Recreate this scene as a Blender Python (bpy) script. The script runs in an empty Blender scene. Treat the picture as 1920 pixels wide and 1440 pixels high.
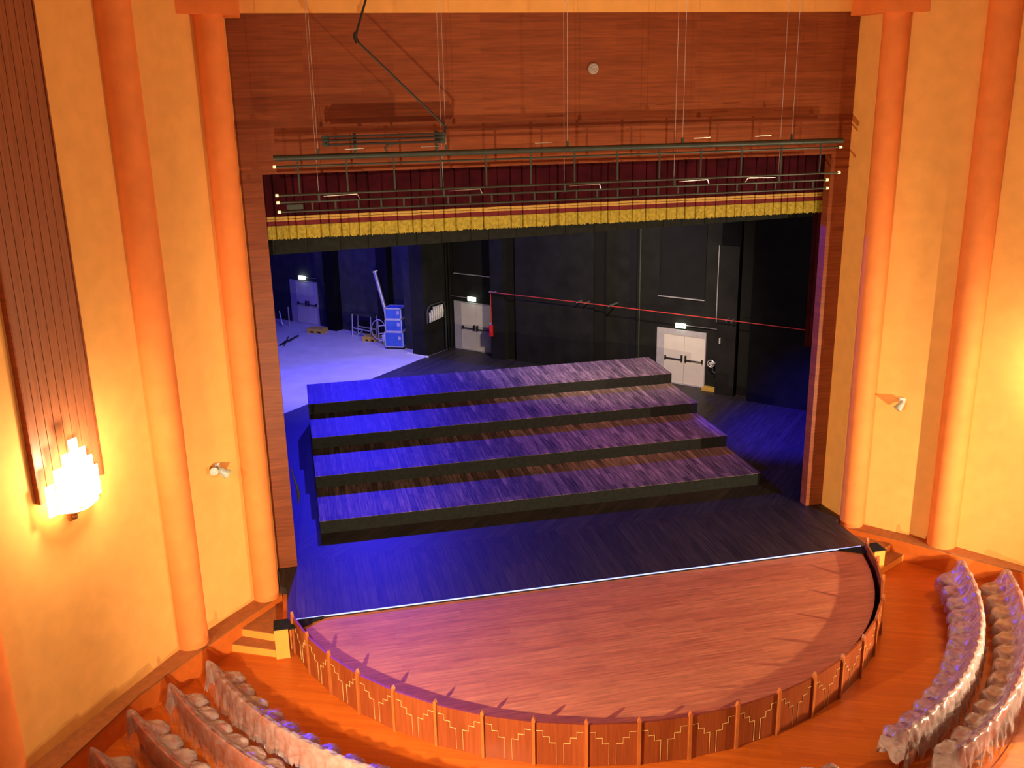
import bpy, bmesh, math, random
from mathutils import Vector, Matrix
random.seed(7)
PI = math.pi
sc = bpy.context.scene
COL = sc.collection

# ------------------------------------------------------------------ camera
cam_d = bpy.data.cameras.new('camera')
cam_d.sensor_width = 36.0
cam_d.lens = 34.41
cam_d.clip_end = 200
cam = bpy.data.objects.new('camera', cam_d)
COL.objects.link(cam)
RM = [[0.974375, -0.082149, 0.209391], [-0.2242, -0.279868, 0.933492], [-0.018083, -0.956517, -0.291115]]
m3 = Matrix([[RM[i][0], -RM[i][1], -RM[i][2]] for i in range(3)])
cam.matrix_world = Matrix.Translation((-6.28, -22.0, 11.0)) @ m3.to_4x4()
sc.camera = cam

# ------------------------------------------------------------------ world, exposure
w = bpy.data.worlds.new('world'); sc.world = w
w.use_nodes = True
bg = w.node_tree.nodes['Background']
bg.inputs[0].default_value = (1.0, 0.62, 0.32, 1); bg.inputs[1].default_value = 0.10
sc.view_settings.view_transform = 'Standard'
sc.view_settings.look = 'None'
sc.view_settings.gamma = 1.0
sc.view_settings.use_curve_mapping = False
sc.view_settings.exposure = 0.0

# ------------------------------------------------------------------ lights of the place and added fill
def point(name, loc, power, color, r=0.15):
    l = bpy.data.lights.new(name, 'POINT'); l.energy = power; l.color = color; l.shadow_soft_size = r
    o = bpy.data.objects.new(name, l); COL.objects.link(o); o.location = loc
    return o
def aim(o, target):
    d = Vector(target) - o.location
    o.rotation_euler = d.to_track_quat('-Z', 'Y').to_euler()
def spot(name, loc, target, power, color, ang, blend=0.5, r=0.15):
    l = bpy.data.lights.new(name, 'SPOT'); l.energy = power; l.color = color; l.shadow_soft_size = r
    l.spot_size = math.radians(ang); l.spot_blend = blend
    o = bpy.data.objects.new(name, l); COL.objects.link(o); o.location = loc
    aim(o, target); return o
def area(name, loc, target, power, color, sx, sy):
    l = bpy.data.lights.new(name, 'AREA'); l.energy = power; l.color = color
    l.shape = 'RECTANGLE'; l.size = sx; l.size_y = sy
    o = bpy.data.objects.new(name, l); COL.objects.link(o); o.location = loc
    aim(o, target); return o

WARM = (1.0, 0.78, 0.50)
# wall sconces near the stage, one each side
point('sconce_light_left', (-9.72, -5.2, 4.75), 270, WARM, 0.12)
point('sconce_light_right', (9.72, -5.2, 4.75), 270, WARM, 0.12)
# low lamps standing among the seats on both sides, just out of view
spot('seat_lamp_left', (-7.4, -11.2, 2.2), (0.5, -1.0, 1.0), 5200, WARM, 128, 0.7, 0.06)
spot('seat_lamp_right', (9.9, -9.3, 1.35), (-1.0, -1.0, 1.0), 4900, WARM, 128, 0.7, 0.06)
# sconces of the next bays of the hall
point('hall_sconce_light_left', (-12.2, -12.0, 5.0), 200, WARM, 0.15)
point('hall_sconce_light_right', (12.2, -12.0, 5.0), 250, WARM, 0.15)
# unseen soft fill added high in the hall for even warm light
area('hall_fill_light', (0, -19.0, 13.0), (0, 0, 5), 330, WARM, 10, 3)
# blue stage flood hanging at the back of the stage wing, with a violet wash beside it
BLUE = (0.03, 0.02, 1.0)
spot('blue_stage_flood', (-3.6, 20.5, 9.6), (-4.0, 3.0, 0), 15000, BLUE, 110, 0.9, 0.12)
point('blue_wing_light', (-6.0, 19.0, 8.5), 2000, BLUE, 0.2)
spot('violet_wing_wash', (-3.0, 12.0, 9.2), (-5.0, 16.5, 0), 4200, (0.50, 0.42, 1.0), 75, 0.9, 0.2)
# pale work light over the stage
spot('stage_work_light', (3.2, 4.0, 9.0), (5.2, 15, 0.6), 5000, (1.0, 0.80, 0.62), 80, 0.9, 0.3)
spot('riser_fill_light', (4.5, 1.5, 9.0), (4.0, 7.0, 0.6), 1900, (1.0, 0.42, 0.32), 80, 1.0, 0.4)  # unseen reddish fill added for hall light reaching the risers
spot('blue_side_light', (2.0, 2.2, 8.6), (9.5, 5.6, 0), 32000, BLUE, 32, 1.0, 0.2)

# ------------------------------------------------------------------ material helpers
def new_mat(name):
    m = bpy.data.materials.new(name); m.use_nodes = True
    nt = m.node_tree
    return m, nt, nt.nodes['Principled BSDF']
def N(nt, t, **k):
    n = nt.nodes.new(t)
    for a, b in k.items(): setattr(n, a, b)
    return n
def plain(name, col, rough=0.6, metal=0.0, noise=0.12, nscale=6.0, spec=0.4, bump=0.0):
    m, nt, b = new_mat(name)
    tc = N(nt, 'ShaderNodeTexCoord')
    nz = N(nt, 'ShaderNodeTexNoise'); nz.inputs['Scale'].default_value = nscale; nz.inputs['Detail'].default_value = 5
    nt.links.new(tc.outputs['Object'], nz.inputs['Vector'])
    rp = N(nt, 'ShaderNodeValToRGB')
    rp.color_ramp.elements[0].position = 0.3; rp.color_ramp.elements[1].position = 0.7
    rp.color_ramp.elements[0].color = tuple(c * (1 - noise) for c in col) + (1,)
    rp.color_ramp.elements[1].color = tuple(min(1, c * (1 + noise)) for c in col) + (1,)
    nt.links.new(nz.outputs['Fac'], rp.inputs['Fac'])
    nt.links.new(rp.outputs['Color'], b.inputs['Base Color'])
    b.inputs['Roughness'].default_value = rough; b.inputs['Metallic'].default_value = metal
    b.inputs['Specular IOR Level'].default_value = spec
    if bump:
        bp = N(nt, 'ShaderNodeBump'); bp.inputs['Strength'].default_value = bump; bp.inputs['Distance'].default_value = 0.02
        nt.links.new(nz.outputs['Fac'], bp.inputs['Height']); nt.links.new(bp.outputs['Normal'], b.inputs['Normal'])
    return m
def emit(name, col, strength):
    m, nt, b = new_mat(name)
    b.inputs['Base Color'].default_value = col + (1,)
    b.inputs['Emission Color'].default_value = col + (1,)
    b.inputs['Emission Strength'].default_value = strength
    return m
def planks(name, c1, c2, mortar, u, v, length, width, rough=0.45, spec=0.4, rot=0.0, grain=0.35, msize=0.008, var=1.0):
    """boards running along axis u, width measured along axis v (u, v from 'xyz'), rot turns them about z"""
    m, nt, b = new_mat(name)
    tc = N(nt, 'ShaderNodeTexCoord')
    mp = N(nt, 'ShaderNodeMapping'); mp.inputs['Rotation'].default_value = (0, 0, rot)
    nt.links.new(tc.outputs['Object'], mp.inputs['Vector'])
    sp = N(nt, 'ShaderNodeSeparateXYZ'); nt.links.new(mp.outputs['Vector'], sp.inputs[0])
    cb = N(nt, 'ShaderNodeCombineXYZ')
    nt.links.new(sp.outputs['XYZ'.index(u.upper())], cb.inputs[0])
    nt.links.new(sp.outputs['XYZ'.index(v.upper())], cb.inputs[1])
    br = N(nt, 'ShaderNodeTexBrick'); br.offset = 0.37; br.squash = 1.0
    br.inputs['Scale'].default_value = 1.0
    br.inputs['Brick Width'].default_value = length; br.inputs['Row Height'].default_value = width
    br.inputs['Mortar Size'].default_value = msize; br.inputs['Mortar Smooth'].default_value = 0.3
    br.inputs['Bias'].default_value = 0.0
    br.inputs['Color1'].default_value = c1 + (1,); br.inputs['Color2'].default_value = c2 + (1,); br.inputs['Mortar'].default_value = mortar + (1,)
    nt.links.new(cb.outputs[0], br.inputs['Vector'])
    sm = N(nt, 'ShaderNodeMapping'); sm.inputs['Scale'].default_value = (1.3, 22.0, 1.0)
    nt.links.new(cb.outputs[0], sm.inputs['Vector'])
    nz = N(nt, 'ShaderNodeTexNoise'); nz.inputs['Scale'].default_value = 1.0; nz.inputs['Detail'].default_value = 6
    nt.links.new(sm.outputs['Vector'], nz.inputs['Vector'])
    mr = N(nt, 'ShaderNodeMapRange')
    mr.inputs['From Min'].default_value = 0.3; mr.inputs['From Max'].default_value = 0.7
    mr.inputs['To Min'].default_value = 1 - grain; mr.inputs['To Max'].default_value = 1 + grain
    nt.links.new(nz.outputs['Fac'], mr.inputs['Value'])
    mx = N(nt, 'ShaderNodeMix', data_type='RGBA', blend_type='MULTIPLY'); mx.inputs['Factor'].default_value = 1.0
    nt.links.new(br.outputs['Color'], mx.inputs['A']); nt.links.new(mr.outputs['Result'], mx.inputs['B'])
    nt.links.new(mx.outputs['Result'], b.inputs['Base Color'])
    b.inputs['Roughness'].default_value = rough; b.inputs['Specular IOR Level'].default_value = spec
    return m

M = {}
M['plaster'] = plain('yellow_plaster', (0.85, 0.425, 0.115), 0.75, noise=0.06, nscale=3.0, spec=0.2, bump=0.05)
M['column'] = plain('orange_column_paint', (0.84, 0.25, 0.060), 0.7, noise=0.08, nscale=2.5, spec=0.2)
M['cream'] = plain('ochre_step_riser', (0.85, 0.33, 0.05), 0.6, noise=0.05)
M['skirt'] = plain('orange_skirting', (0.68, 0.16, 0.022), 0.5, noise=0.08)
M['carpet'] = plain('brown_tread', (0.34, 0.115, 0.03), 0.8, noise=0.15, nscale=9)
M['floor'] = planks('orange_wood_floor', (0.52, 0.115, 0.012), (0.45, 0.090, 0.010), (0.34, 0.06, 0.007), 'x', 'y', 1.6, 0.12, rough=0.32, spec=0.3, rot=0.4, grain=0.12, msize=0.002)
M['frontwood'] = planks('dark_red_wood_cladding', (0.26, 0.064, 0.018), (0.21, 0.047, 0.013), (0.19, 0.042, 0.012), 'x', 'z', 1.9, 0.16, rough=0.5, spec=0.25, grain=0.22, msize=0.003)
M['panelwood'] = planks('brown_vertical_boards', (0.30, 0.095, 0.036), (0.30, 0.095, 0.036), (0.28, 0.09, 0.03), 'z', 'x', 50.0, 30.0, rough=0.45, spec=0.3, rot=-0.98, grain=0.18, msize=0.0001)
M['lid'] = planks('red_brown_board_deck', (0.50, 0.175, 0.070), (0.43, 0.135, 0.055), (0.40, 0.12, 0.048), 'x', 'y', 2.4, 0.20, rough=0.55, spec=0.25, grain=0.28, msize=0.002)
M['lidrim'] = plain('deck_edge_wood', (0.38, 0.07, 0.02), 0.6)
M['blackboard'] = planks('worn_black_stage_boards', (0.042, 0.033, 0.030), (0.024, 0.020, 0.020), (0.010, 0.009, 0.009), 'y', 'x', 3.5, 0.20, rough=0.5, spec=0.3, grain=0.45, msize=0.006)
M['backboard'] = planks('worn_dark_upstage_boards', (0.042, 0.036, 0.034), (0.028, 0.024, 0.025), (0.012, 0.010, 0.010), 'x', 'y', 3.5, 0.2, rough=0.5, spec=0.3, rot=-0.823, grain=0.4, msize=0.006)
M['tread'] = planks('worn_riser_boards', (0.25, 0.165, 0.150), (0.080, 0.052, 0.050), (0.03, 0.02, 0.02), 'y', 'x', 2.3, 0.15, rough=0.55, spec=0.3, grain=0.75, msize=0.006)
M['blackcloth'] = plain('black_felt', (0.020, 0.021, 0.019), 0.95, noise=0.2, nscale=8, spec=0.05)
M['lightfloor'] = plain('pale_wing_floor', (0.52, 0.50, 0.52), 0.6, noise=0.1, nscale=1.2)
M['stagewall'] = plain('charcoal_stage_wall', (0.0145, 0.0145, 0.0135), 0.8, noise=0.3, nscale=1.6, spec=0.15)
M['wingwall'] = plain('wing_wall_lightened', (0.050, 0.050, 0.056), 0.85, noise=0.25, nscale=1.6, spec=0.1)  # stage wall colour made lighter and bluer to stand in for blue light
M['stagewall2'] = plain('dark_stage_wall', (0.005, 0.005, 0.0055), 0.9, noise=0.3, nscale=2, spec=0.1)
M['niche'] = plain('shaded_recess', (0.004, 0.004, 0.0045), 0.9, noise=0.3, nscale=2)  # near-black colour paints in the shade of recesses and pier sides
M['door'] = plain('off_white_door_paint', (0.68, 0.64, 0.58), 0.5, noise=0.06, nscale=2)
M['doorframe'] = plain('grey_white_reveal', (0.42, 0.41, 0.44), 0.6, noise=0.08)
M['blackmetal'] = plain('black_metal', (0.02, 0.02, 0.02), 0.4, noise=0.1)
M['pipe'] = plain('dark_grey_pipe', (0.040, 0.050, 0.040), 0.45, metal=0.1, noise=0.15)
M['steel'] = plain('bright_steel', (0.75, 0.72, 0.66), 0.25, metal=0.8)
M['brass'] = plain('brass_inlay', (0.62, 0.40, 0.14), 0.35, noise=0.05, spec=0.6)
M['railwood'] = planks('red_cherry_panel', (0.26, 0.055, 0.013), (0.21, 0.040, 0.010), (0.2, 0.03, 0.006), 'z', 'x', 3.0, 0.3, rough=0.35, spec=0.4, grain=0.18, msize=0.001)
M['postwood'] = plain('orange_post_wood', (0.38, 0.10, 0.020), 0.4, noise=0.12)
M['velvet'] = plain('dark_crimson_velvet', (0.042, 0.003, 0.007), 0.9, noise=0.35, nscale=3, spec=0.1)
M['velvetband'] = plain('crimson_band', (0.13, 0.006, 0.010), 0.8, noise=0.2)
M['gold'] = plain('gold_fringe', (0.36, 0.27, 0.025), 0.6, noise=0.35, nscale=14, spec=0.3)
M['goldband'] = plain('gold_braid', (0.50, 0.30, 0.06), 0.5, noise=0.15, nscale=20)
M['pit'] = plain('black_pit', (0.008, 0.008, 0.01), 0.9)
M['seatred'] = plain('red_seat_fabric', (0.42, 0.020, 0.018), 0.8, noise=0.2, nscale=12)
M['seatwood'] = plain('varnished_seat_wood', (0.34, 0.06, 0.012), 0.3, noise=0.15)
M['cablered'] = plain('red_pipe_paint', (0.62, 0.06, 0.05), 0.35, noise=0.1)
M['redbox'] = plain('red_enamel', (0.70, 0.02, 0.03), 0.4, noise=0.05)
M['caseblue'] = plain('blue_flightcase_laminate', (0.05, 0.12, 0.55), 0.4, noise=0.08)
M['alu'] = plain('aluminium_edge', (0.62, 0.62, 0.64), 0.35, metal=0.4)
M['pallet'] = plain('yellow_pallet_wood', (0.55, 0.36, 0.06), 0.7, noise=0.2)
M['white'] = plain('white_plastic', (0.8, 0.8, 0.8), 0.5)
M['disc'] = plain('greyish_speck_disc', (0.36, 0.27, 0.22), 0.5, noise=0.2, nscale=20)
M['spotgrey'] = plain('pale_grey_lamp_body', (0.42, 0.45, 0.38), 0.45, noise=0.25, nscale=25)
M['teal'] = plain('teal_plastic', (0.02, 0.30, 0.32), 0.5)
M['duct'] = plain('ribbed_foil_duct', (0.62, 0.62, 0.60), 0.35, metal=0.3, noise=0.25, nscale=20)
M['brightcap'] = emit('glowing_cap', (1.0, 0.75, 0.35), 1.2)  # bar end caps get their brightness from emission, they are no lamps
M['exit'] = emit('lit_exit_sign', (0.80, 1.0, 0.70), 4.0)
M['exitgreen'] = plain('green_sign_mark', (0.05, 0.45, 0.15), 0.5)
M['strip'] = emit('cold_light_strip', (0.35, 0.48, 1.0), 1.1)
M['sconceglass'] = emit('glowing_frosted_glass', (1.0, 0.80, 0.42), 14.0)
M['sconcemetal'] = plain('bronze_bracket', (0.30, 0.11, 0.03), 0.4, metal=0.5)

def film_mat():
    m, nt, b = new_mat('clear_plastic_sheeting')
    tc = N(nt, 'ShaderNodeTexCoord')
    nz = N(nt, 'ShaderNodeTexNoise'); nz.inputs['Scale'].default_value = 3.2; nz.inputs['Detail'].default_value = 4; nz.inputs['Distortion'].default_value = 1.2
    nt.links.new(tc.outputs['Object'], nz.inputs['Vector'])
    bp = N(nt, 'ShaderNodeBump'); bp.inputs['Strength'].default_value = 0.42; bp.inputs['Distance'].default_value = 0.055
    nt.links.new(nz.outputs['Fac'], bp.inputs['Height']); nt.links.new(bp.outputs['Normal'], b.inputs['Normal'])
    b.inputs['Base Color'].default_value = (0.40, 0.29, 0.26, 1)
    b.inputs['Roughness'].default_value = 0.27
    b.inputs['Specular IOR Level'].default_value = 0.9
    mr = N(nt, 'ShaderNodeMapRange'); mr.inputs['From Min'].default_value = 0.35; mr.inputs['From Max'].default_value = 0.65
    mr.inputs['To Min'].default_value = 0.65; mr.inputs['To Max'].default_value = 1.25
    nt.links.new(nz.outputs['Fac'], mr.inputs['Value'])
    at = N(nt, 'ShaderNodeAttribute'); at.attribute_name = 'milky'
    mu = N(nt, 'ShaderNodeMath', operation='MULTIPLY'); mu.use_clamp = True
    nt.links.new(mr.outputs['Result'], mu.inputs[0]); nt.links.new(at.outputs['Fac'], mu.inputs[1]); nt.links.new(mu.outputs[0], b.inputs['Alpha'])
    return m
M['film'] = film_mat()

# ------------------------------------------------------------------ mesh helpers
class MB:
    """collects shapes in world coordinates; build() links them as ONE mesh object"""
    def __init__(s): s.v = []; s.f = []
    def add(s, vs, fs):
        k = len(s.v); s.v += [tuple(p) for p in vs]; s.f += [tuple(i + k for i in f) for f in fs]; return s
    def box(s, c, d, ax=None):
        c = Vector(c)
        if ax is None: ax = (Vector((1, 0, 0)), Vector((0, 1, 0)), Vector((0, 0, 1)))
        elif isinstance(ax, (int, float)):
            ax = (Vector((math.cos(ax), math.sin(ax), 0)), Vector((-math.sin(ax), math.cos(ax), 0)), Vector((0, 0, 1)))
        h = [x / 2 for x in d]; vs = []
        for sz in (-1, 1):
            for sx, sy in ((-1, -1), (1, -1), (1, 1), (-1, 1)):
                vs.append(c + ax[0] * (sx * h[0]) + ax[1] * (sy * h[1]) + ax[2] * (sz * h[2]))
        return s.add(vs, [(3, 2, 1, 0), (4, 5, 6, 7), (0, 1, 5, 4), (1, 2, 6, 5), (2, 3, 7, 6), (3, 0, 4, 7)])
    def bb(s, x0, x1, y0, y1, z0, z1):
        return s.box(((x0 + x1) / 2, (y0 + y1) / 2, (z0 + z1) / 2), (abs(x1 - x0), abs(y1 - y0), abs(z1 - z0)))
    def bar(s, a, b, wd, th, up=(0, 0, 1)):
        a = Vector(a); b = Vector(b); d = (b - a); L = d.length; d.normalize()
        u = Vector(up); x = d.cross(u)
        if x.length < 1e-4: x = d.cross(Vector((1, 0, 0)))
        x.normalize(); z = x.cross(d)
        return s.box((a + b) / 2, (L, wd, th), (d, x, z))
    def prism(s, poly, z0, z1):
        n = len(poly)
        z0s = z0 if hasattr(z0, '__len__') else [z0] * n; z1s = z1 if hasattr(z1, '__len__') else [z1] * n
        vs = [(p[0], p[1], z0s[i]) for i, p in enumerate(poly)] + [(p[0], p[1], z1s[i]) for i, p in enumerate(poly)]
        fs = [tuple(range(n - 1, -1, -1)), tuple(range(n, 2 * n))] + [(i, (i + 1) % n, n + (i + 1) % n, n + i) for i in range(n)]
        return s.add(vs, fs)
    def extr(s, poly, o, u, w, d):
        """polygon of (a, b) in plane o + a*u + b*w, extruded by vector d"""
        o = Vector(o); u = Vector(u); w = Vector(w); d = Vector(d); n = len(poly)
        vs = [o + u * a + w * b for a, b in poly]; vs += [p + d for p in vs]
        return s.add(vs, [tuple(range(n - 1, -1, -1)), tuple(range(n, 2 * n))] + [(i, (i + 1) % n, n + (i + 1) % n, n + i) for i in range(n)])
    def tube(s, path, r, seg=8, cap=True):
        path = [Vector(p) for p in path]; n = len(path); k0 = len(s.v)
        rs = r if hasattr(r, '__len__') else [r] * n
        ref = None
        for i, p in enumerate(path):
            d = (path[min(i + 1, n - 1)] - path[max(i - 1, 0)]).normalized()
            if ref is None:
                ref = d.orthogonal().normalized()
            ref = (ref - d * ref.dot(d))
            ref = ref.normalized() if ref.length > 1e-5 else d.orthogonal().normalized()
            bn = d.cross(ref)
            for j in range(seg):
                a = 2 * PI * j / seg
                s.v.append(tuple(p + ref * (math.cos(a) * rs[i]) + bn * (math.sin(a) * rs[i])))
        for i in range(n - 1):
            for j in range(seg):
                a = k0 + i * seg + j; b = k0 + i * seg + (j + 1) % seg
                s.f.append((a, b, b + seg, a + seg))
        if cap:
            s.f.append(tuple(k0 + j for j in range(seg - 1, -1, -1))); s.f.append(tuple(k0 + (n - 1) * seg + j for j in range(seg)))
        return s
    def lathe(s, prof, c, seg=24, a0=0, a1=2 * PI):
        k0 = len(s.v); n = len(prof); full = abs(a1 - a0 - 2 * PI) < 1e-6
        m = seg if full else seg + 1
        for r, z in prof:
            for j in range(m):
                a = a0 + (a1 - a0) * j / seg
                s.v.append((c[0] + r * math.cos(a), c[1] + r * math.sin(a), c[2] + z))
        for i in range(n - 1):
            for j in range(seg):
                j2 = (j + 1) % m
                a = k0 + i * m + j; b = k0 + i * m + j2
                s.f.append((a, b, b + m, a + m))
        return s
    def build(s, name, mat, parent=None, smooth=False, recalc=True, bevel=0):
        off = root_loc(parent)
        me = bpy.data.meshes.new(name)
        me.from_pydata([(p[0] - off[0], p[1] - off[1], p[2] - off[2]) for p in s.v], [], s.f)
        me.materials.append(mat)
        if recalc or bevel:
            b = bmesh.new(); b.from_mesh(me)
            bmesh.ops.recalc_face_normals(b, faces=b.faces); b.to_mesh(me); b.free()
        if smooth:
            for p in me.polygons: p.use_smooth = True
            me.set_sharp_from_angle(angle=math.radians(40))
        me.update()
        o = bpy.data.objects.new(name, me); COL.objects.link(o)
        if parent is not None: o.parent = parent
        if bevel:
            md = o.modifiers.new('bevel', 'BEVEL'); md.width = bevel; md.segments = 2; md.limit_method = 'ANGLE'
        return o
def root_loc(p):
    if p is None: return (0, 0, 0)
    v = Vector(p.location); q = p.parent
    while q is not None: v += Vector(q.location); q = q.parent
    return v
def tag(o, label=None, cat=None, group=None, kind=None):
    if label: o['label'] = label
    if cat: o['category'] = cat
    if group: o['group'] = group
    if kind: o['kind'] = kind
    return o
def thing(name, loc, label, cat, group=None):
    o = bpy.data.objects.new(name, None); COL.objects.link(o); o.location = loc; o.empty_display_size = 0.2
    return tag(o, label, cat, group)
def struct(o): o['kind'] = 'structure'; return o

# ================================================================== HALL SHELL
# wall line of the hall beside the stage (right side; mirrored for the left)
WP = [(7.20, 0.0), (7.30, -0.72), (7.62, -1.0), (9.05, -2.62), (11.75, -6.6), (13.3, -10.5), (13.9, -15.0)]
LP = [(7.12, -0.98), (8.08, -2.10), (9.82, -4.32), (11.15, -6.75), (12.7, -10.6), (13.3, -15.0)]
TOP = 16.5
LEDGE = -0.15; FL = -0.72
for sgn, nm in ((-1, 'left'), (1, 'right')):
    m = MB(); T = 0.25
    for i in range(len(WP) - 1):
        a, b = WP[i], WP[i + 1]
        d = Vector((b[0] - a[0], b[1] - a[1])).normalized(); nx, ny = -d.y, d.x   # outwards
        a2 = (a[0] + nx * T, a[1] + ny * T); b2 = (b[0] + nx * T, b[1] + ny * T)
        m.prism([(sgn * p[0], p[1]) for p in (a, b, b2, a2)], -1.2, TOP)
    struct(m.build('wall_' + nm, M['plaster']))
    # ledge running along the wall foot, dark top over an orange face
    m = MB()
    inner = [(sgn * p[0], p[1]) for p in WP[2:]]; outer = [(sgn * p[0], p[1]) for p in LP]
    for i in range(len(LP) - 1):
        m.prism([outer[i], outer[i + 1], inner[i + 1] if i + 1 < len(inner) else inner[-1], inner[i]], LEDGE - 0.04, LEDGE)
    m.prism([outer[0], inner[0], (sgn * 7.30, -0.72), (sgn * 7.12, -0.9)], LEDGE - 0.04, LEDGE)
    struct(m.build('trim_1' if sgn < 0 else 'trim_2', M['carpet']))
    m = MB()
    for i in range(len(LP) - 1):
        a = Vector((*outer[i], 0)); b = Vector((*outer[i + 1], 0))
        d = (b - a).normalized(); nn = Vector((-d.y, d.x, 0)) * (1 if sgn > 0 else -1)
        c = (a + b) / 2 + nn * 0.03
        m.box((c.x, c.y, (LEDGE - 0.04 - 1.0) / 2), ((b - a).length + 0.02, 0.04, 1.0 + LEDGE - 0.04 + 0.0), (d, nn, Vector((0, 0, 1))))
    struct(m.build('baseboard_' + nm, M['skirt']))

# auditorium floor: flat ring in front of the pit, then low terraces for the seat rows
CX, CY = 0.0, -0.95
RROW = [9.05, 9.92, 10.79, 11.66, 12.53]
STEP = 0.03
def row_floor(k): return FL + STEP * k
def ring(m, r0, r1, z0, z1, a0, a1, seg=90):
    k = len(m.v)
    for j in range(seg + 1):
        a = a0 + (a1 - a0) * j / seg
        for r, z in ((r0, z0), (r1, z0), (r1, z1), (r0, z1)):
            m.v.append((CX + r * math.cos(a), CY + r * math.sin(a), z))
    for j in range(seg):
        b = k + 4 * j
        for q in range(4):
            m.f.append((b + q, b + (q + 1) % 4, b + 4 + (q + 1) % 4, b + 4 + q))
    m.f.append((k, k + 1, k + 2, k + 3)); e = k + 4 * seg; m.f.append((e + 3, e + 2, e + 1, e))
m = MB()
ring(m, 6.9, 9.20, FL - 0.3, FL, math.radians(172), math.radians(368))
for k in range(1, 5):
    r0 = RROW[k - 1] + 0.15; r1 = RROW[k] + 0.15 if k < 4 else 19.0
    ring(m, r0, r1, FL - 0.3, row_floor(k), math.radians(180), math.radians(360))
struct(m.build('floor', M['floor']))

# front wall of the hall with the stage opening cut in it: wood cladding, yellow plaster above
m = MB()
y0, y1 = 0.0, 0.29
m.bb(-7.3, -6.74, y0, y1, 0.0, 9.28)
m.bb(6.72, 7.22, y0, y1, 0.0, 9.28)
m.bb(-7.3, 7.22, y0, y1, 9.28, 12.52)
struct(m.build('wall_front', M['frontwood']))
struct(MB().bb(-7.4, 7.4, -0.12, 0.29, 12.52, TOP).build('wall_front_upper', M['plaster']))
struct(MB().bb(-14, 14, -16, 0.3, TOP, TOP + 0.1).build('ceiling', M['plaster']))
for nm, s in (('trim_3', -1), ('trim_4', 1)):
    struct(MB().bb(s * 6.74, s * 7.22, -0.02, 0.30, -0.06, 0.0).build(nm, M['blackcloth']))

# columns
def column(x, y, r, cap, label):
    t = thing('column', (x, y, LEDGE), label, 'column')
    zt = 12.42 if cap else TOP
    MB().lathe([(0.0, 0), (r, 0.0), (r, zt - LEDGE), (0, zt - LEDGE)], (x, y, LEDGE), 40).build('shaft', M['column'], t, smooth=True)
    if cap:
        s = 1 if x > 0 else -1
        ang = math.atan2(-1.6, s * 1.45)
        # block sitting over the column, one flat side to the stage
        MB().bb(x - 0.58, x + 0.58, y - 0.42, y + 0.95, 12.42, 13.9).build('capital', M['column'], t)
    return t
column(-7.47, -1.03, 0.29, True, 'orange half-round column beside the stage opening on the left, under a square block')
column(-8.98, -2.66, 0.335, False, 'orange half-round column on the left wall between the sconce and the corner column')
column(-11.72, -6.5, 0.36, False, 'dim red-orange column at the lower left edge, left of the glowing sconce')
column(7.47, -1.03, 0.29, True, 'orange half-round column beside the stage opening on the right, under a square block')
column(8.98, -2.66, 0.335, False, 'orange half-round column near the right edge, right of the small wall spotlight')

# tall board panel with sconce, both sides
tw = Vector((0.56, 0.83, 0)).normalized()
def wall_frame(sgn):
    A = Vector((sgn * 9.05, -2.62, 0)); B = Vector((sgn * 11.75, -6.6, 0))
    t = (B - A).normalized(); n = Vector((-t.y, t.x, 0))
    if n.x * sgn > 0: n = -n
    return A, t, n
def board_panel(sgn, label):
    A, t, n = wall_frame(sgn)
    c = A + t * 2.46 + n * 0.05
    r = thing('timber_wall_panel', (c.x, c.y, 4.36), label, 'wall panel')
    k = 8; wd = 1.42 / k
    m = MB()
    for i in range(k):
        q = c + t * (-0.71 + wd * (i + 0.5))
        m.box((q.x, q.y, (4.36 + TOP) / 2), (wd - 0.012, 0.09, TOP - 4.36), (t, n, Vector((0, 0, 1))))
    m.build('boards', M['panelwood'], r)
    m = MB()
    for sd in (-1, 1):
        q = c + t * (sd * 0.725)
        m.box((q.x, q.y, (4.36 + TOP) / 2), (0.03, 0.13, TOP - 4.36), (t, n, Vector((0, 0, 1))))
    m.build('edge_strip', M['frontwood'], r)
board_panel(-1, 'tall brown board panel on the left wall rising above the glowing sconce')
board_panel(1, 'tall brown board panel on the right wall above its sconce, at the picture edge')
def sconce(sgn, label):
    A, t, n = wall_frame(sgn)
    c = A + t * 2.56 + n * 0.10
    r = thing('wall_sconce', (c.x, c.y, 3.85), label, 'wall lamp')
    Z = Vector((0, 0, 1))
    # stepped frosted plates: tall in the middle, lower to the sides, bent round the bowl
    g = MB()
    steps = [(0.0, 1.24), (0.17, 1.02), (0.34, 0.80), (0.50, 0.55)]
    for i, (s0, h) in enumerate(steps):
        for sd in ((1, -1) if s0 else (1,)):
            q = c + t * (sd * s0) + n * (0.26 - 0.55 * s0 * s0)
            g.box((q.x, q.y, 4.12 + h / 2), (0.18, 0.025, h), (t, n, Z))
    g.build('glass_plates', M['sconceglass'], r)
    b = MB(); q = c + n * 0.04
    a0 = math.atan2(n.y, n.x) - PI / 2
    b.lathe([(0.02, 0.16), (0.16, 0.17), (0.32, 0.22), (0.44, 0.32)], (q.x, q.y, 3.86), 20, a0, a0 + PI)
    b.build('glass_bowl', M['sconceglass'], r, smooth=True)
    b = MB()
    b.lathe([(0.0, -0.02), (0.035, 0.0), (0.06, 0.05), (0.05, 0.09), (0.17, 0.16), (0.17, 0.19), (0.0, 0.19)], (q.x, q.y, 3.84), 20, a0, a0 + PI)
    b.box((c.x, c.y, 4.0), (0.16, 0.06, 0.36), (t, n, Z))
    b.build('bracket', M['sconcemetal'], r, smooth=True)
    return r
sconce(-1, 'blazing stepped-glass wall sconce below the brown board panel on the left')

sconce(1, 'stepped-glass wall sconce glowing on the right wall at the picture edge')

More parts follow.
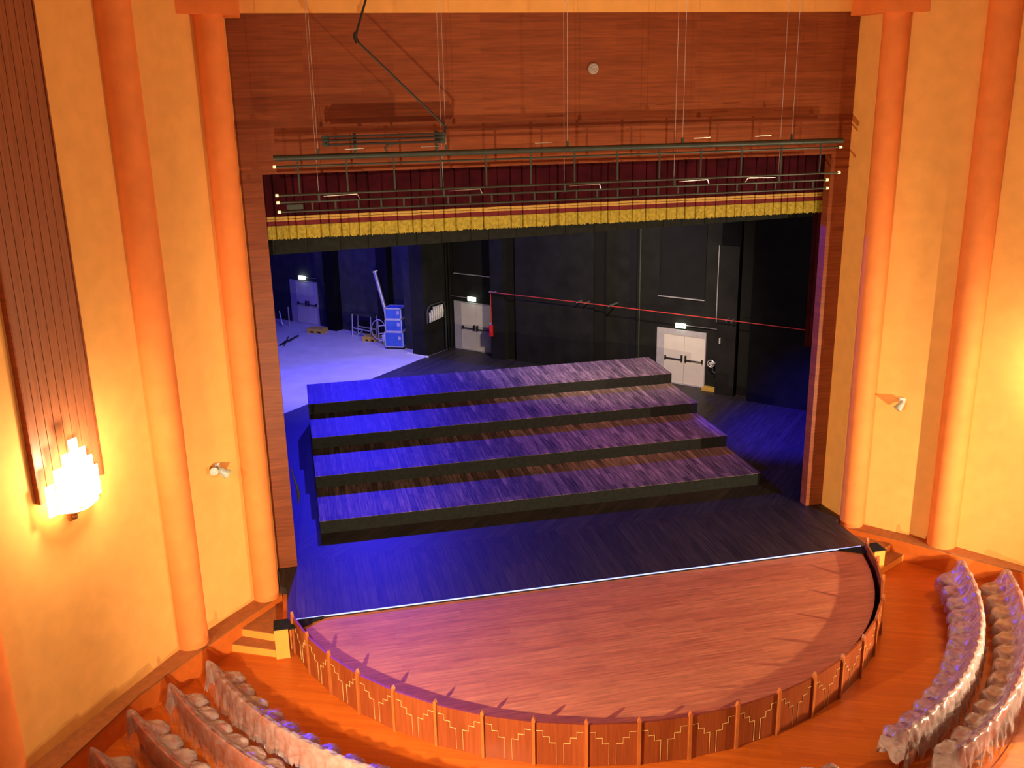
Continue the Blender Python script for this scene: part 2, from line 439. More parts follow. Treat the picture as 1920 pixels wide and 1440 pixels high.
# small spotlights on the plaster either side of the opening
def wall_spot(sgn, label, turn):
    c = Vector((sgn * 8.20, -1.64, 3.38))
    n = Vector((-sgn * 0.75, -0.66, 0)).normalized(); t = Vector((-n.y, n.x, 0))
    r = thing('wall_spotlight', c, label, 'spotlight', )
    MB().box(c + n * 0.02, (0.13, 0.04, 0.13), (t, n, Vector((0, 0, 1)))).build('wall_plate', M['white'], r)
    MB().tube([c + n * 0.03, c + n * 0.13, c + n * 0.16 + Vector((0, 0, -0.05))], 0.015).build('arm', M['alu'], r)
    h = c + n * 0.18 + Vector((0, 0, -0.09)); d = (n * 0.4 + t * turn + Vector((0, 0, -0.55))).normalized()
    MB().tube([h - d * 0.12, h - d * 0.08, h + d * 0.03, h + d * 0.12, h + d * 0.125], [0.04, 0.07, 0.085, 0.11, 0.09], 16).build('lamp_head', M['spotgrey'], r, smooth=True)
    if sgn < 0:
        h2 = c - t * 0.16 + n * 0.10 + Vector((0, 0, -0.02)); d2 = (n * 0.5 - t * 0.5).normalized()
        MB().tube([h2 - d2 * 0.07, h2 + d2 * 0.08], [0.07, 0.09], 14).build('lamp_head', M['spotgrey'], r, smooth=True)
wall_spot(-1, 'small pale twin-headed spotlight on the yellow plaster left of the stage opening', 0.5)
wall_spot(1, 'small pale spotlight on the yellow plaster between the right-hand columns', -0.3)

# disc added high on the cladding for a pale dust speck, no known fitting
t = thing('pale_speck_disc', (0.65, -0.03, 11.34), 'added disc for a small round whitish speck high on the dark red wood cladding', 'added disc')
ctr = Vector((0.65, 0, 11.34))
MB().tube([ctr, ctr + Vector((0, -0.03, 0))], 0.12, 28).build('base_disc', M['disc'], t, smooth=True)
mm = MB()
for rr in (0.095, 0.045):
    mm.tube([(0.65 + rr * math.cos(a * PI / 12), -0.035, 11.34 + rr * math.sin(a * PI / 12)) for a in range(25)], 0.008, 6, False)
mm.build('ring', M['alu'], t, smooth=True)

# ================================================================== STAGE FLOOR, PIT
m = MB()
m.prism([(-7.2, 0.29), (-7.15, -0.95), (-7.0, -1.05), (-7.0, -2.53), (7.0, -2.53), (7.0, -1.05), (7.15, -0.95), (7.2, 0.29)], -0.16, 0.0)
struct(m.build('stage_floor', M['blackboard']))
# upstage boards laid askew, out to the pale wing floor (its edge runs square to the back wall)
BO = Vector((0.53, 19.31, 0)); BE = Vector((0.68, -0.733, 0)).normalized(); BN = Vector((-0.733, -0.68, 0)).normalized()
def W(u, v, z=0.0): p = BO + BE * u + BN * v; return (p.x, p.y, z)
cornA = (-0.97, 18.20); cornB = (-7.4, 11.6)
m = MB()
m.prism([(-7.4, 0.29), (7.4, 0.29), (14.5, 0.29), W(18.5, 0)[:2], W(-0.2, 0)[:2], cornA, cornB], -0.16, 0.0)
struct(m.build('stage_floor', M['backboard']))
m = MB()
m.prism([cornB, cornA, W(-0.2, 0)[:2], W(-13.5, 0)[:2], (-9.6, 27.0), (-9.6, 11.6)], -0.16, 0.0)
struct(m.build('wing_floor', M['lightfloor']))
struct(MB().prism([(-7.1, -2.5), (7.1, -2.5), (7.1, 0.2), (-7.1, 0.2)], -0.72, -0.17).build('stage_base', M['skirt']))

# pale strip along the stage edge
t = tag(MB().bb(-6.86, 6.82, -2.543, -2.523, -0.01, 0.012).build('edge_light_strip', M['strip']),
        'thin pale blue line of light along the front edge of the black stage', 'light strip')

# deck covering the orchestra pit
RL = 6.93
def arc_pts(r, ya, seg=64, cx=CX, cy=CY):
    """points of the circle below y = ya from left to right"""
    a = math.asin((ya - cy) / r)
    return [(cx + r * math.cos(PI - a + (PI + 2 * a) * j / seg), cy + r * math.sin(PI - a + (PI + 2 * a) * j / seg)) for j in range(seg + 1)]
pts = arc_pts(RL, -2.78)
tag(MB().prism([(-6.15, -2.56)] + pts + [(6.15, -2.56)], -0.10, -0.035).build('pit_cover', M['lid']),
    'red-brown half-round board deck covering the orchestra pit in front of the stage', 'deck')
# black gap under the deck edge
struct(MB().prism([(-6.95, -2.54)] + arc_pts(7.0, -2.7) + [(6.95, -2.54)], -0.74, -0.40).build('pit_floor', M['pit']))
# end blocks of the stage edge beside the pit rail
for s in (-1, 1):
    bx = MB().bb(s * 6.98, s * 7.30, -2.86, -2.45, -0.02, 0.005)
    bx.prism([(s * 6.98, -2.54), (s * 6.2, -2.54), (s * 6.64, -2.84), (s * 6.98, -2.9)], -0.02, 0.005)
    r = thing('stage_end_block', (s * 7.14, -2.68, FL), 'ochre block with black top between pit rail and steps on the %s' % ('left' if s < 0 else 'right'), 'stage block')
    bx.build('black_top', M['blackcloth'], r)
    MB().bb(s * 7.0, s * 7.29, -2.85, -2.46, FL, -0.02).build('side_panels', M['cream'], r)

# steps between hall floor and stage
for s in (-1, 1):
    r = thing('stage_steps', (s * 7.7, -2.1, FL), 'short corner flight of ochre steps with brown treads, %s of the stage' % ('left' if s < 0 else 'right'), 'steps')
    A = [(s * 7.02, -1.02), (s * 7.02, -2.45), (s * 7.34, -2.40), (s * 8.06, -1.98), (s * 7.9, -1.85), (s * 7.15, -1.0)]
    B = [(s * 7.30, -2.30), (s * 7.30, -2.76), (s * 8.28, -2.25), (s * 8.06, -1.85)]
    for poly, z0, z1 in ((A, FL, -0.34), (B, FL, -0.53)):
        MB().prism(poly, z0, z1 - 0.02).build('riser', M['cream'], r)
        MB().prism(poly, z1 - 0.02, z1).build('tread', M['carpet'], r)

# orchestra pit rail: twenty flat panels between pointed posts
rail = thing('orchestra_pit_rail', (0, -8.0, FL), 'curved red-brown panelled rail with pointed posts and brass stepped lines around the pit', 'rail')
RZ = 0.15; RR = 7.10
def cp(r, deg, z=0): a = math.radians(deg); return Vector((CX + r * math.cos(a), CY + r * math.sin(a), z))
dA = 7.6
for k in range(-10, 10):
    a0 = 270 + dA * k; a1 = a0 + dA
    p, q = cp(RR, a0), cp(RR, a1)
    d = (q - p).normalized(); nn = cp(1, (a0 + a1) / 2) - Vector((CX, CY, 0)); nn.z = 0; nn.normalize()
    mid = (p + q) / 2 - nn * 0.02; L = (q - p).length
    pn = MB()
    pn.box((mid.x, mid.y, (RZ + FL) / 2), (L, 0.045, RZ - FL), (d, nn, Vector((0, 0, 1))))
    po = pn.build('panel', M['railwood'], rail)
    # brass inlay: stepped line falling from each post to a pair of uprights
    o = (p + q) / 2 + nn * 0.006
    ln = MB(); h = L / 2; z = RZ - 0.16
    def seg(xa, za, xb, zb):
        ln.bar(o + d * xa + Vector((0, 0, za)), o + d * xb + Vector((0, 0, zb)), 0.005, 0.010, nn if abs(xa - xb) < 1e-6 else (0, 0, 1))
    for sd in (-1, 1):
        x = sd * (h - 0.05); zz = z
        for st in range(3):
            x2 = x - sd * 0.118; seg(x, zz, x2, zz)
            if st < 2: seg(x2, zz + 0.005, x2, zz - 0.125); zz -= 0.12
            else: seg(x2, zz + 0.005, x2, FL + 0.03)
            x = x2
    ln.build('brass_line', M['brass'], po)
for k in range(-10, 11):
    a = 270 + dA * k
    p = cp(RR + 0.005, a); nn = (cp(1, a) - Vector((CX, CY, 0))).normalized(); nn.z = 0; d = Vector((-nn.y, nn.x, 0))
    po = MB().box((p.x, p.y, (RZ + 0.01 + FL) / 2), (0.055, 0.075, RZ + 0.01 - FL), (d, nn, Vector((0, 0, 1)))).build('post', M['postwood'], rail)
    fm = MB()
    fm.extr([(-0.03, 0), (0.03, 0), (0.034, 0.05), (0, 0.12), (-0.034, 0.05)], p - nn * 0.03 + Vector((0, 0, RZ + 0.01)), d, (0, 0, 1), nn * 0.06)
    fm.build('finial', M['postwood'], po)

# ================================================================== STAGE HOUSE
struct(MB().prism([W(-1.0, 0)[:2], W(18.5, 0)[:2], W(18.5, -0.3)[:2], W(-1.0, -0.3)[:2]], -0.1, 12.2).build('wall_back', M['stagewall']))
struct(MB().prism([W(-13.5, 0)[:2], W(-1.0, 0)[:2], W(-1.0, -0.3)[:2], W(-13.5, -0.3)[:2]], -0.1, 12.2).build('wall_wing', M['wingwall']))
struct(MB().prism([W(18.5, 0)[:2], (14.5, 0.29), (14.8, 0.29), W(18.8, 0)[:2]], -0.1, 12.2).build('wall_stage_right', M['stagewall2']))
struct(MB().bb(7.2, 14.8, 0.05, 0.29, -0.1, 12.2).build('wall_stage_front_right', M['stagewall2']))
struct(MB().bb(-9.9, -7.3, 0.05, 0.29, -0.1, 12.2).build('wall_stage_front_left', M['stagewall2']))
struct(MB().bb(-9.9, -9.6, 0.29, 30, -0.1, 12.2).build('wall_stage_left', M['stagewall2']))
struct(MB().prism([(-9.9, 0.29), (14.8, 0.29), (14.8, 8), W(18.5, -0.3)[:2], W(-13.5, -0.3)[:2], (-9.9, 30)], 12.2, 12.3).build('ceiling_stage', M['stagewall2']))
def pier(u0, u1, v, z1, mat, name='wall_pier'):
    return struct(MB().prism([W(u0, -0.01)[:2], W(u0, v)[:2], W(u1, v)[:2], W(u1, -0.01)[:2]], -0.05, z1).build(name, mat))
pier(-0.90, -0.22, 1.92, 12.1, M['stagewall'])            # fin wall left of the first white door
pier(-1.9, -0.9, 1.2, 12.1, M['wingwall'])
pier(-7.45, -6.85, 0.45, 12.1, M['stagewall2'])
pier(-4.2, -3.55, 0.35, 12.1, M['niche'])  # pilaster in shade, its darkness put into the colour
pier(2.32, 2.98, 0.62, 12.1, M['stagewall'])
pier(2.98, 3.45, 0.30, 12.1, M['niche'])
pier(3.45, 7.12, 0.43, 12.1, M['stagewall'])
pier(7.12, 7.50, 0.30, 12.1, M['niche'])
pier(7.50, 8.50, 0.06, 12.1, M['stagewall'])
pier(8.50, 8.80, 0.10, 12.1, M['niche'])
pier(12.30, 13.02, 0.50, 5.5, M['stagewall'])
pier(12.30, 13.02, 0.40, 12.1, M['stagewall2'])
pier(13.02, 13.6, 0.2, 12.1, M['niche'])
pier(13.6, 18.3, 0.70, 12.1, M['stagewall2'])
# dark recesses above two doors, a pale sill line under each
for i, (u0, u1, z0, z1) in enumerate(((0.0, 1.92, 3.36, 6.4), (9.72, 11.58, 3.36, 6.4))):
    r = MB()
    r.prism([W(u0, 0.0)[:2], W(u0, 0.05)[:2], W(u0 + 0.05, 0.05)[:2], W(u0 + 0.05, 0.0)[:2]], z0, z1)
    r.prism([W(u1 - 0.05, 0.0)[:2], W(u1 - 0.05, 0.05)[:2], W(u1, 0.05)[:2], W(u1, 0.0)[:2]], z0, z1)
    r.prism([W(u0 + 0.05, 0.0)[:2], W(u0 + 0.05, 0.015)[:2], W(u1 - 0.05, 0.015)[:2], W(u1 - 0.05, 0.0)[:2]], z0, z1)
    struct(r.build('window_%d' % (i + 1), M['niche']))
    struct(MB().prism([W(u0, 0.0)[:2], W(u0, 0.08)[:2], W(u1, 0.08)[:2], W(u1, 0.0)[:2]], z0 - 0.03, z0).build('trim_%d' % (i + 5), M['alu']))

def stage_door(idx, u0, u1, left_reveal, lit):
    """double door with panic bars between u0 and u1, 2.13 m high with its frame"""
    b = W((u0 + u1) / 2, 0.02)
    r = bpy.data.objects.new('door_%d' % idx, None); COL.objects.link(r); r.location = b; struct(r)
    f = MB(); fw = left_reveal; H = 2.13
    def bx(m, a0, a1, v0, v1, z0, z1): m.prism([W(a0, v0)[:2], W(a0, v1)[:2], W(a1, v1)[:2], W(a1, v0)[:2]], z0, z1)
    bx(f, u0, u0 + fw, 0.0, 0.05, 0, H); bx(f, u1 - 0.03, u1, 0.0, 0.05, 0, H)
    bx(f, u0 + fw, u1 - 0.03, 0.0, 0.05, H - 0.22 if idx == 3 else H - 0.05, H); bx(f, u0 + fw, u1 - 0.03, 0.0, 0.06, 0, 0.05)
    f.build('door_frame', M['doorframe'], r)
    um = (u0 + fw + u1 - 0.03) / 2; top = H - 0.22 if idx == 3 else H - 0.05
    for a0, a1, sd in ((u0 + fw, um - 0.006, 1), (um + 0.006, u1 - 0.03, -1)):
        l = MB(); bx(l, a0, a1, 0.0, 0.035, 0.05, top)
        leaf = l.build('door_leaf', M['door'], r)
        hx = um - sd * 0.08
        ha = MB(); bx(ha, hx - 0.03, hx + 0.03, 0.035, 0.10, 0.92, 1.16); ha.build('lock_case', M['blackmetal'], leaf)
        far = a0 + 0.08 if sd > 0 else a1 - 0.08
        br = MB(); br.tube([W(far, 0.10, 1.0), W(hx, 0.10, 1.0)], 0.018)
        bx(br, far - 0.025, far + 0.025, 0.035, 0.11, 0.94, 1.08); br.build('push_bar', M['blackmetal'], leaf)
stage_door(1, -10.22, -8.36, 0.45, True)
stage_door(2, -0.05, 1.92, 0.40, True)
stage_door(3, 9.70, 11.70, 0.30, True)

def exit_sign(u, arm0, arm1, drop, label):
    p = W(u, 0.12, 2.31)
    r = thing('exit_sign', p, label, 'exit sign', 'lit exit signs above the stage doors')
    ax = (BE, BN, Vector((0, 0, 1)))
    MB().box(p, (0.40, 0.07, 0.17), ax).build('lit_panel', M['exit'], r)
    q = Vector(W(u, 0.158, 2.31))
    g = MB()   # arrow and running figure reduced to their strokes
    g.box(q + BE * 0.10, (0.10, 0.004, 0.016), ax); g.box(q + BE * 0.135 + Vector((0, 0, 0.015)), (0.035, 0.004, 0.012), ax); g.box(q + BE * 0.135 - Vector((0, 0, 0.015)), (0.035, 0.004, 0.012), ax)
    g.build('sign_arrow', M['exitgreen'], r); g = MB()
    g.box(q - BE * 0.10, (0.035, 0.004, 0.07), ax); g.box(q - BE * 0.10 + Vector((0, 0, 0.05)), (0.022, 0.004, 0.022), ax)
    g.build('sign_figure', M['exitgreen'], r)
    path = [W(arm0, 0.06, 2.33), W(arm1, 0.06, 2.33)]
    if drop: path.append(W(arm1, 0.06, drop))
    MB().tube(path, 0.014).build('conduit', M['alu'], r)
exit_sign(-9.25, -9.0, -8.35, None, 'lit white exit sign above the blue-lit door at far left')
exit_sign(0.98, 0.8, -0.2, 0.15, 'lit white exit sign above the middle white door')
exit_sign(10.70, 10.9, 12.25, None, 'lit white exit sign above the right-hand white door')

# red sprinkler pipe along the back wall, with supports
rp = thing('red_wall_pipe', W(9, 0.78, 2.9), 'long thin red pipe running level along the dark back wall', 'pipe')
MB().tube([W(2.42, 0.78, 2.88), W(7.0, 0.78, 2.90), W(13, 0.78, 2.90), W(16.6, 0.80, 2.89)], 0.017).build('pipe_run', M['cablered'], rp)
for u, v0 in ((2.42, 0.62), (2.62, 0.62), (6.6, 0.43), (6.95, 0.43), (8.0, 0.06), (12.75, 0.5), (12.95, 0.5)):
    MB().box((Vector(W(u, (v0 + 0.8) / 2, 2.89))), (0.05, 0.8 - v0 + 0.03, 0.05), (BE, BN, Vector((0, 0, 1)))).build('pipe_clip', M['steel'], rp)
# red hose riser by the middle door
hr = thing('fire_hose_riser', W(2.30, 0.70, 1.0), 'thin red upright pipe ending in a red box right of the middle door', 'fire equipment')
MB().tube([W(2.38, 0.68, 2.86), W(2.38, 0.68, 1.5)], 0.02).build('upright_pipe', M['cablered'], hr)
MB().box(W(2.38, 0.70, 1.22), (0.13, 0.14, 0.50), (BE, BN, Vector((0, 0, 1)))).build('red_cylinder_case', M['redbox'], hr, bevel=0.02)
MB().box(W(2.38, 0.70, 1.52), (0.07, 0.07, 0.06), (BE, BN, Vector((0, 0, 1)))).build('valve', M['steel'], hr)
# upright service pipes
tag(MB().tube([W(8.95, 0.08, 0.0), W(8.95, 0.08, 9)], 0.03).build('upright_pipe', M['pipe']), 'thin brown upright pipe on the dark wall left of the right-hand white door', 'pipe')
tag(MB().tube([W(-0.12, 0.2, 0.0), W(-0.12, 0.2, 9)], 0.05).tube([W(-0.12, 0.42, 0.0), W(-0.12, 0.42, 9)], 0.03).build('upright_pipe', M['stagewall']), 'pair of dark upright pipes left of the middle white door', 'pipe')
tag(MB().tube([W(12.26, 0.52, 2.7), W(12.26, 0.52, 5.5)], 0.014).build('upright_pipe', M['alu']), 'thin pale conduit up the edge of the pier right of the right-hand door', 'pipe')
# bent foil duct on the fin wall
dp = thing('foil_air_duct', W(-0.1, 1.3, 0.02), 'ribbed silvery air duct bending down the black fin wall, left of the middle door', 'air duct')
path = [W(-0.03, 1.82, 1.5)]
for i in range(7):
    a = i / 6 * PI / 2; path.append(W(-0.03, 1.82 - 0.32 * (1 - math.cos(a)), 1.80 + 0.30 * math.sin(a) + 0.04))
path += [W(-0.03, 0.95, 2.14)]
P2 = []; R2 = []
for i in range(len(path) - 1):
    a = Vector(path[i]); b = Vector(path[i + 1]); n_ = max(1, int((b - a).length / 0.035))
    for j in range(n_):
        P2.append(a + (b - a) * j / n_); R2.append(0.15 + (0.02 if len(P2) % 2 else 0))
# ribbed body: flattened sheet of folds hanging from the bend
fold = MB()
for i in range(7):
    v = 1.78 - i * 0.138
    zt = 2.10 + (0.04 if i > 1 else -0.08 * (2 - i)); zb = 1.52 + i * 0.012
    fold.tube([W(0.0, v, zb), W(0.02, v, (zb + zt) / 2), W(0.0, v, zt)], [0.045, 0.060, 0.045], 10)
fold.build('folded_hose', M['duct'], dp, smooth=True)
MB().tube([W(-0.05, 1.90, 1.48), W(-0.05, 1.90, 1.95), W(-0.05, 1.82, 2.12), W(-0.05, 1.66, 2.22), W(-0.05, 0.9, 2.24), W(-0.05, 0.74, 2.16), W(-0.05, 0.68, 1.98), W(-0.05, 0.66, 0.04)], 0.035, 10).build('bent_pipe', M['pipe'], dp, smooth=True)

# valve on the wall right of the right-hand door
vt = thing('wall_valve', W(12.1, 0.2, 0.8), 'pale hose valve on the dark wall right of the right-hand white door', 'valve')
MB().tube([W(12.0, 0.06, 1.05), W(12.05, 0.3, 1.05)], 0.07, 12).tube([W(11.98, 0.3, 1.06), W(12.2, 0.3, 1.12)], 0.045, 10).build('valve_body', M['alu'], vt)
MB().tube([W(12.05 + 0.13 * math.cos(a * PI / 8), 0.34, 1.08 + 0.13 * math.sin(a * PI / 8)) for a in range(17)], 0.016, 6, False).build('hand_wheel', M['alu'], vt)
MB().tube([W(12.1, 0.3, 1.0), W(12.12, 0.3, 0.78), W(12.22, 0.3, 0.74)], 0.03).build('spout', M['pipe'], vt)
tag(MB().box(W(12.45, 0.55, 2.05), (0.05, 0.10, 0.22), (BE, BN, Vector((0, 0, 1)))).build('wall_switch', M['alu'], bevel=0.01), 'tiny pale switch box on the pier above the hose valve', 'switch')
# low pale threshold right of the door
tag(MB().prism([W(11.72, 0.0)[:2], W(11.72, 0.34)[:2], W(12.3, 0.34)[:2], W(12.3, 0.0)[:2]], 0, 0.10).build('door_threshold', M['pallet']), 'low tan wooden block on the floor right of the right-hand white door', 'block')

# ---- flight cases, junk in the wing
def flight_case(cx, cy, z, wd, dp_, h, label):
    r = thing('flight_case', (cx, cy, z), label, 'flight case', 'flight cases stacked in the blue wing')
    ang = math.radians(-24)
    ax = (Vector((math.cos(ang), math.sin(ang), 0)), Vector((-math.sin(ang), math.cos(ang), 0)), Vector((0, 0, 1)))
    c = Vector((cx, cy, z + h / 2))
    MB().box(c, (wd - 0.02, dp_ - 0.02, h - 0.02), ax).build('case_body', M['caseblue'], r)
    e = MB(); th = 0.045
    for sx in (-1, 1):
        for sy in (-1, 1): e.box(c + ax[0] * (sx * (wd - th) / 2) + ax[1] * (sy * (dp_ - th) / 2), (th, th, h), ax)
        for sz in (-1, 1): e.box(c + ax[0] * (sx * (wd - th) / 2) + ax[2] * (sz * (h - th) / 2), (th, dp_, th), ax)
    for sy in (-1, 1):
        for sz in (-1, 1): e.box(c + ax[1] * (sy * (dp_ - th) / 2) + ax[2] * (sz * (h - th) / 2), (wd, th, th), ax)
    e.build('metal_edges', M['alu'], r)
    MB().box(c - ax[1] * (dp_ / 2 + 0.002) + ax[0] * wd * 0.30 + ax[2] * 0.06, (0.12, 0.01, 0.16), ax).build('latch', M['steel'], r)
    return ax
fx, fy = -2.02, 20.15
ax = flight_case(fx, fy, 0.10, 0.86, 0.75, 0.70, 'large blue flight case with metal edges at the bottom of the stack')
flight_case(fx, fy, 0.80, 0.78, 0.72, 0.55, 'blue flight case in the middle of the stack in the wing')
flight_case(fx, fy, 1.35, 0.76, 0.70, 0.50, 'topmost blue flight case of the stack in the wing')
root = [o for o in COL.objects if o.name.startswith('flight_case')][0]
for sx in (-1, 1):
    for sy in (-1, 1):
        c = Vector((fx, fy, 0.05)) + ax[0] * sx * 0.34 + ax[1] * sy * 0.28
        cas = MB(); cas.tube([c - ax[0] * 0.02, c + ax[0] * 0.02], 0.05, 14); cas.box(c + Vector((0, 0, 0.035)), (0.06, 0.08, 0.03), ax)
        cas.build('caster', M['blackmetal'], root)

pl = thing('leaning_truss_pole', (-2.35, 21.2, 0), 'tall pale tube leaning against the wall behind the flight cases', 'pole')
a = Vector((-2.05, 20.95, 0.02)); b = Vector((-2.66, 21.95, 3.1))
MB().tube([a, b], 0.085, 14).build('tube', M['alu'], pl, smooth=True)
MB().tube([b - Vector((0.1, 0, 0)), b + Vector((0.12, 0.05, 0.06))], 0.05, 10).build('end_hook', M['steel'], pl)

fr = thing('folding_work_frame', (-3.35, 22.6, 0), 'dark metal trestle frame standing by the wing wall', 'trestle')
for (x, y) in ((-3.78, 22.95), (-3.0, 22.15), (-3.5, 23.2), (-2.72, 22.4)):
    MB().bar((x, y, 0), (x + 0.05, y + 0.03, 1.05), 0.04, 0.04, (1, 0, 0)).build('leg', M['alu'], fr)
MB().prism([(-3.90, 22.95), (-2.95, 21.98), (-2.65, 22.3), (-3.60, 23.3)], 1.05, 1.10).build('top_board', M['pipe'], fr)
MB().bar((-3.78, 22.95, 0.38), (-3.0, 22.15, 0.34), 0.04, 0.05).bar((-3.5, 23.2, 0.38), (-2.72, 22.4, 0.34), 0.04, 0.05).bar((-3.6, 22.75, 0.02), (-3.3, 22.45, 0.36), 0.03, 0.03).build('cross_rail', M['alu'], fr)

ct = thing('cable_trolley', (-2.62, 21.15, 0), 'pale tube trolley with a hoop of cable beside the leaning pole', 'trolley')
MB().tube([(-2.65 + 0.30 * math.cos(i * PI / 14) - 0.05, 21.2 - 0.1 * math.cos(i * PI / 14), 0.62 + 0.45 * math.sin(i * PI / 14)) for i in range(29)], 0.02, 8, False).build('cable_hoop', M['alu'], ct)
for x in (-2.72, -2.38):
    MB().tube([(x, 21.12, 0.03), (x, 21.12, 1.02)], 0.02).build('upright', M['alu'], ct)
tr = MB()
for z in (0.12, 0.45, 0.80): tr.tube([(-2.72, 21.12, z), (-2.38, 21.12, z)], 0.016)
tr.build('cross_tube', M['alu'], ct)

def pallet(cx, cy, ang, label, L=0.85):
    r = thing('yellow_pallet', (cx, cy, 0), label, 'pallet')
    ax = (Vector((math.cos(ang), math.sin(ang), 0)), Vector((-math.sin(ang), math.cos(ang), 0)), Vector((0, 0, 1)))
    c = Vector((cx, cy, 0)); m = MB(); m.box(c + Vector((0, 0, 0.17)), (L, 0.5, 0.12), ax); m.build('deck', M['pallet'], r)
    for s in (-1, 0, 1):
        MB().box(c + ax[0] * s * (L / 2 - 0.07) + Vector((0, 0, 0.055)), (0.13, 0.5, 0.11), ax).build('foot', M['pallet'], r)
pallet(-5.35, 24.05, math.radians(-30), 'low yellow wooden block pallet left, below the blue-lit door')
pallet(-3.0, 21.72, math.radians(-30), 'low yellow wooden block pallet in front of the trestle frame', 0.70)
bk = thing('paint_bucket', (-2.52, 20.75, 0), 'white bucket on a tan box beside the flight cases', 'bucket')
MB().box((-2.50, 20.70, 0.10), (0.2, 0.2, 0.2)).build('tan_box', M['pallet'], bk)
MB().lathe([(0.0, 0), (0.10, 0), (0.13, 0.26), (0.12, 0.26), (0.10, 0.2), (0, 0.2)], (-2.50, 20.70, 0.20), 18).build('bucket_body', M['white'], bk, smooth=True)
bk = thing('paint_bucket', (-2.38, 20.45, 0), 'white bucket with teal lid at the foot of the flight cases', 'bucket')
MB().lathe([(0.0, 0), (0.12, 0), (0.14, 0.20), (0, 0.20)], (-2.42, 20.38, 0.0), 18).build('bucket_body', M['white'], bk, smooth=True)
MB().lathe([(0.0, 0.28), (0.12, 0.27), (0.15, 0.20), (0, 0.20)], (-2.42, 20.38, 0.0), 18).build('lid', M['teal'], bk, smooth=True)
# seat-like boards and low rig at the far left
ch = thing('tipped_board', (-6.95, 25.9, 0), 'small blue-lit board propped on the floor at the far left of the wing', 'board')
MB().bar((-6.95, 25.9, 0.0), (-7.05, 26.3, 0.62), 0.30, 0.04, (1, 0, 0)).build('board', M['white'], ch)
tag(MB().tube([(-6.62, 25.8, 0), (-6.62, 25.8, 0.95)], 0.03).build('short_post', M['alu']), 'short pale post standing left of the blue-lit door', 'post')
tag(MB().bar((-7.1, 21.9, 0.05), (-6.25, 23.5, 0.05), 0.06, 0.06).bar((-6.9, 21.8, 0.05), (-6.7, 23.4, 0.05), 0.04, 0.04).bar((-6.9, 22.4, 0.08), (-6.5, 22.7, 0.08), 0.04, 0.04).build('floor_boom', M['blackmetal']), 'dark metal bars lying on the pale floor by the stage opening', 'metal bars')
tag(MB().bar((-0.95, 18.05, 0.03), (-1.7, 18.95, 0.03), 0.12, 0.05).build('floor_batten', M['white']), 'pale batten on the floor at the foot of the fin wall by the cases', 'batten')

# ---- choir risers: four long platforms
fronts = [1.68, 3.93, 6.18, 8.45]; BACK = 10.70
X0, X1 = -6.12, 6.22
words = ['lowest front', 'second', 'third', 'highest rear']
for k in range(4):
    z = 0.35 * (k + 1); yf = fronts[k]; yb = fronts[k + 1] if k < 3 else BACK
    r = thing('stage_riser', (0.05, (yf + yb) / 2, 0), '%s of four wide black-fronted stage platforms with worn boarded top' % words[k], 'stage riser', 'stepped platforms on the stage')
    MB().bb(X0 + 0.004, X1 - 0.004, yf + 0.003, yb - 0.003, 0.0, z - 0.010).build('black_skirt', M['blackcloth'], r)
    MB().bb(X0, X1, yf, yb - 0.002, z - 0.010, z).build('boarded_top', M['tread'], r)

# ================================================================== CURTAINS IN THE OPENING
def pleats(x0, x1, seed, dx=0.03, amp=0.05, wmin=0.16, wmax=0.36):
    """list of (x, y offset, edge) across box pleats of uneven width"""
    rnd = random.Random(seed); out = []; x = x0
    while x < x1:
        wd = rnd.uniform(wmin, wmax); tilt = rnd.uniform(-0.5, 0.9)
        n = max(3, int(wd / dx)); y = rnd.uniform(0, amp * 0.6)
        for i in range(n):
            f = i / n
            out.append((x + wd * f, y + amp * tilt * (f - 0.5) * 1.3, i == 0))
        out.append((min(x1, x + wd - 0.012), y + amp * 0.5 + 0.012, True))
        x += wd
    return [p for p in out if p[0] <= x1]
def cloth_strip(cols, yb, ztop, zbots, th=0.0, zt=None):
    m = MB(); n = len(cols)
    for i, (x, y, e) in enumerate(cols):
        m.v.append((x, yb + y, ztop if not callable(ztop) else ztop(x))); m.v.append((x, yb + y, zbots[i]))
    for i in range(n - 1): m.f.append((2 * i, 2 * i + 1, 2 * i + 3, 2 * i + 2))
    return m
val = thing('valance_curtain', (0.05, 0.5, 9.3), 'dark crimson pleated valance with gold braid and gold fringe across the top of the opening', 'curtain')
cols = pleats(-6.74, 6.98, 3)
YV = 0.36
cloth_strip(cols, YV, 9.7, [8.20] * len(cols)).build('velvet_cloth', M['velvet'], val, recalc=False)
cloth_strip(cols, YV - 0.012, 8.335, [8.285] * len(cols)).build('gold_braid', M['goldband'], val, recalc=False)
cloth_strip(cols, YV - 0.012, 8.275, [8.235] * len(cols)).build('gold_braid', M['goldband'], val, recalc=False)
cloth_strip(cols, YV - 0.010, 8.235, [8.13] * len(cols)).build('crimson_band', M['velvetband'], val, recalc=False)
rnd = random.Random(5)
fc = []
for i in range(len(cols) - 1):
    a, b = cols[i], cols[i + 1]
    for j in range(2): fc.append((a[0] + (b[0] - a[0]) * j / 2, a[1] + (b[1] - a[1]) * j / 2 + rnd.uniform(-0.006, 0.006), False))
cloth_strip(fc, YV - 0.02, 8.13, [7.84 + rnd.uniform(-0.02, 0.02) for _ in fc]).build('gold_fringe', M['gold'], val, recalc=False)
t = thing('border_curtain', (0.0, 1.2, 9.0), 'plain black border cloth hanging behind the gold-fringed valance', 'curtain')
c2 = pleats(-7.2, 7.3, 9, dx=0.06, amp=0.02, wmin=0.4, wmax=0.8)
cloth_strip(c2, 1.2, 12.19, [7.36 + 0.27 * (c[0] + 6.8) / 14 for c in c2]).build('black_cloth', M['blackcloth'], t, recalc=False)
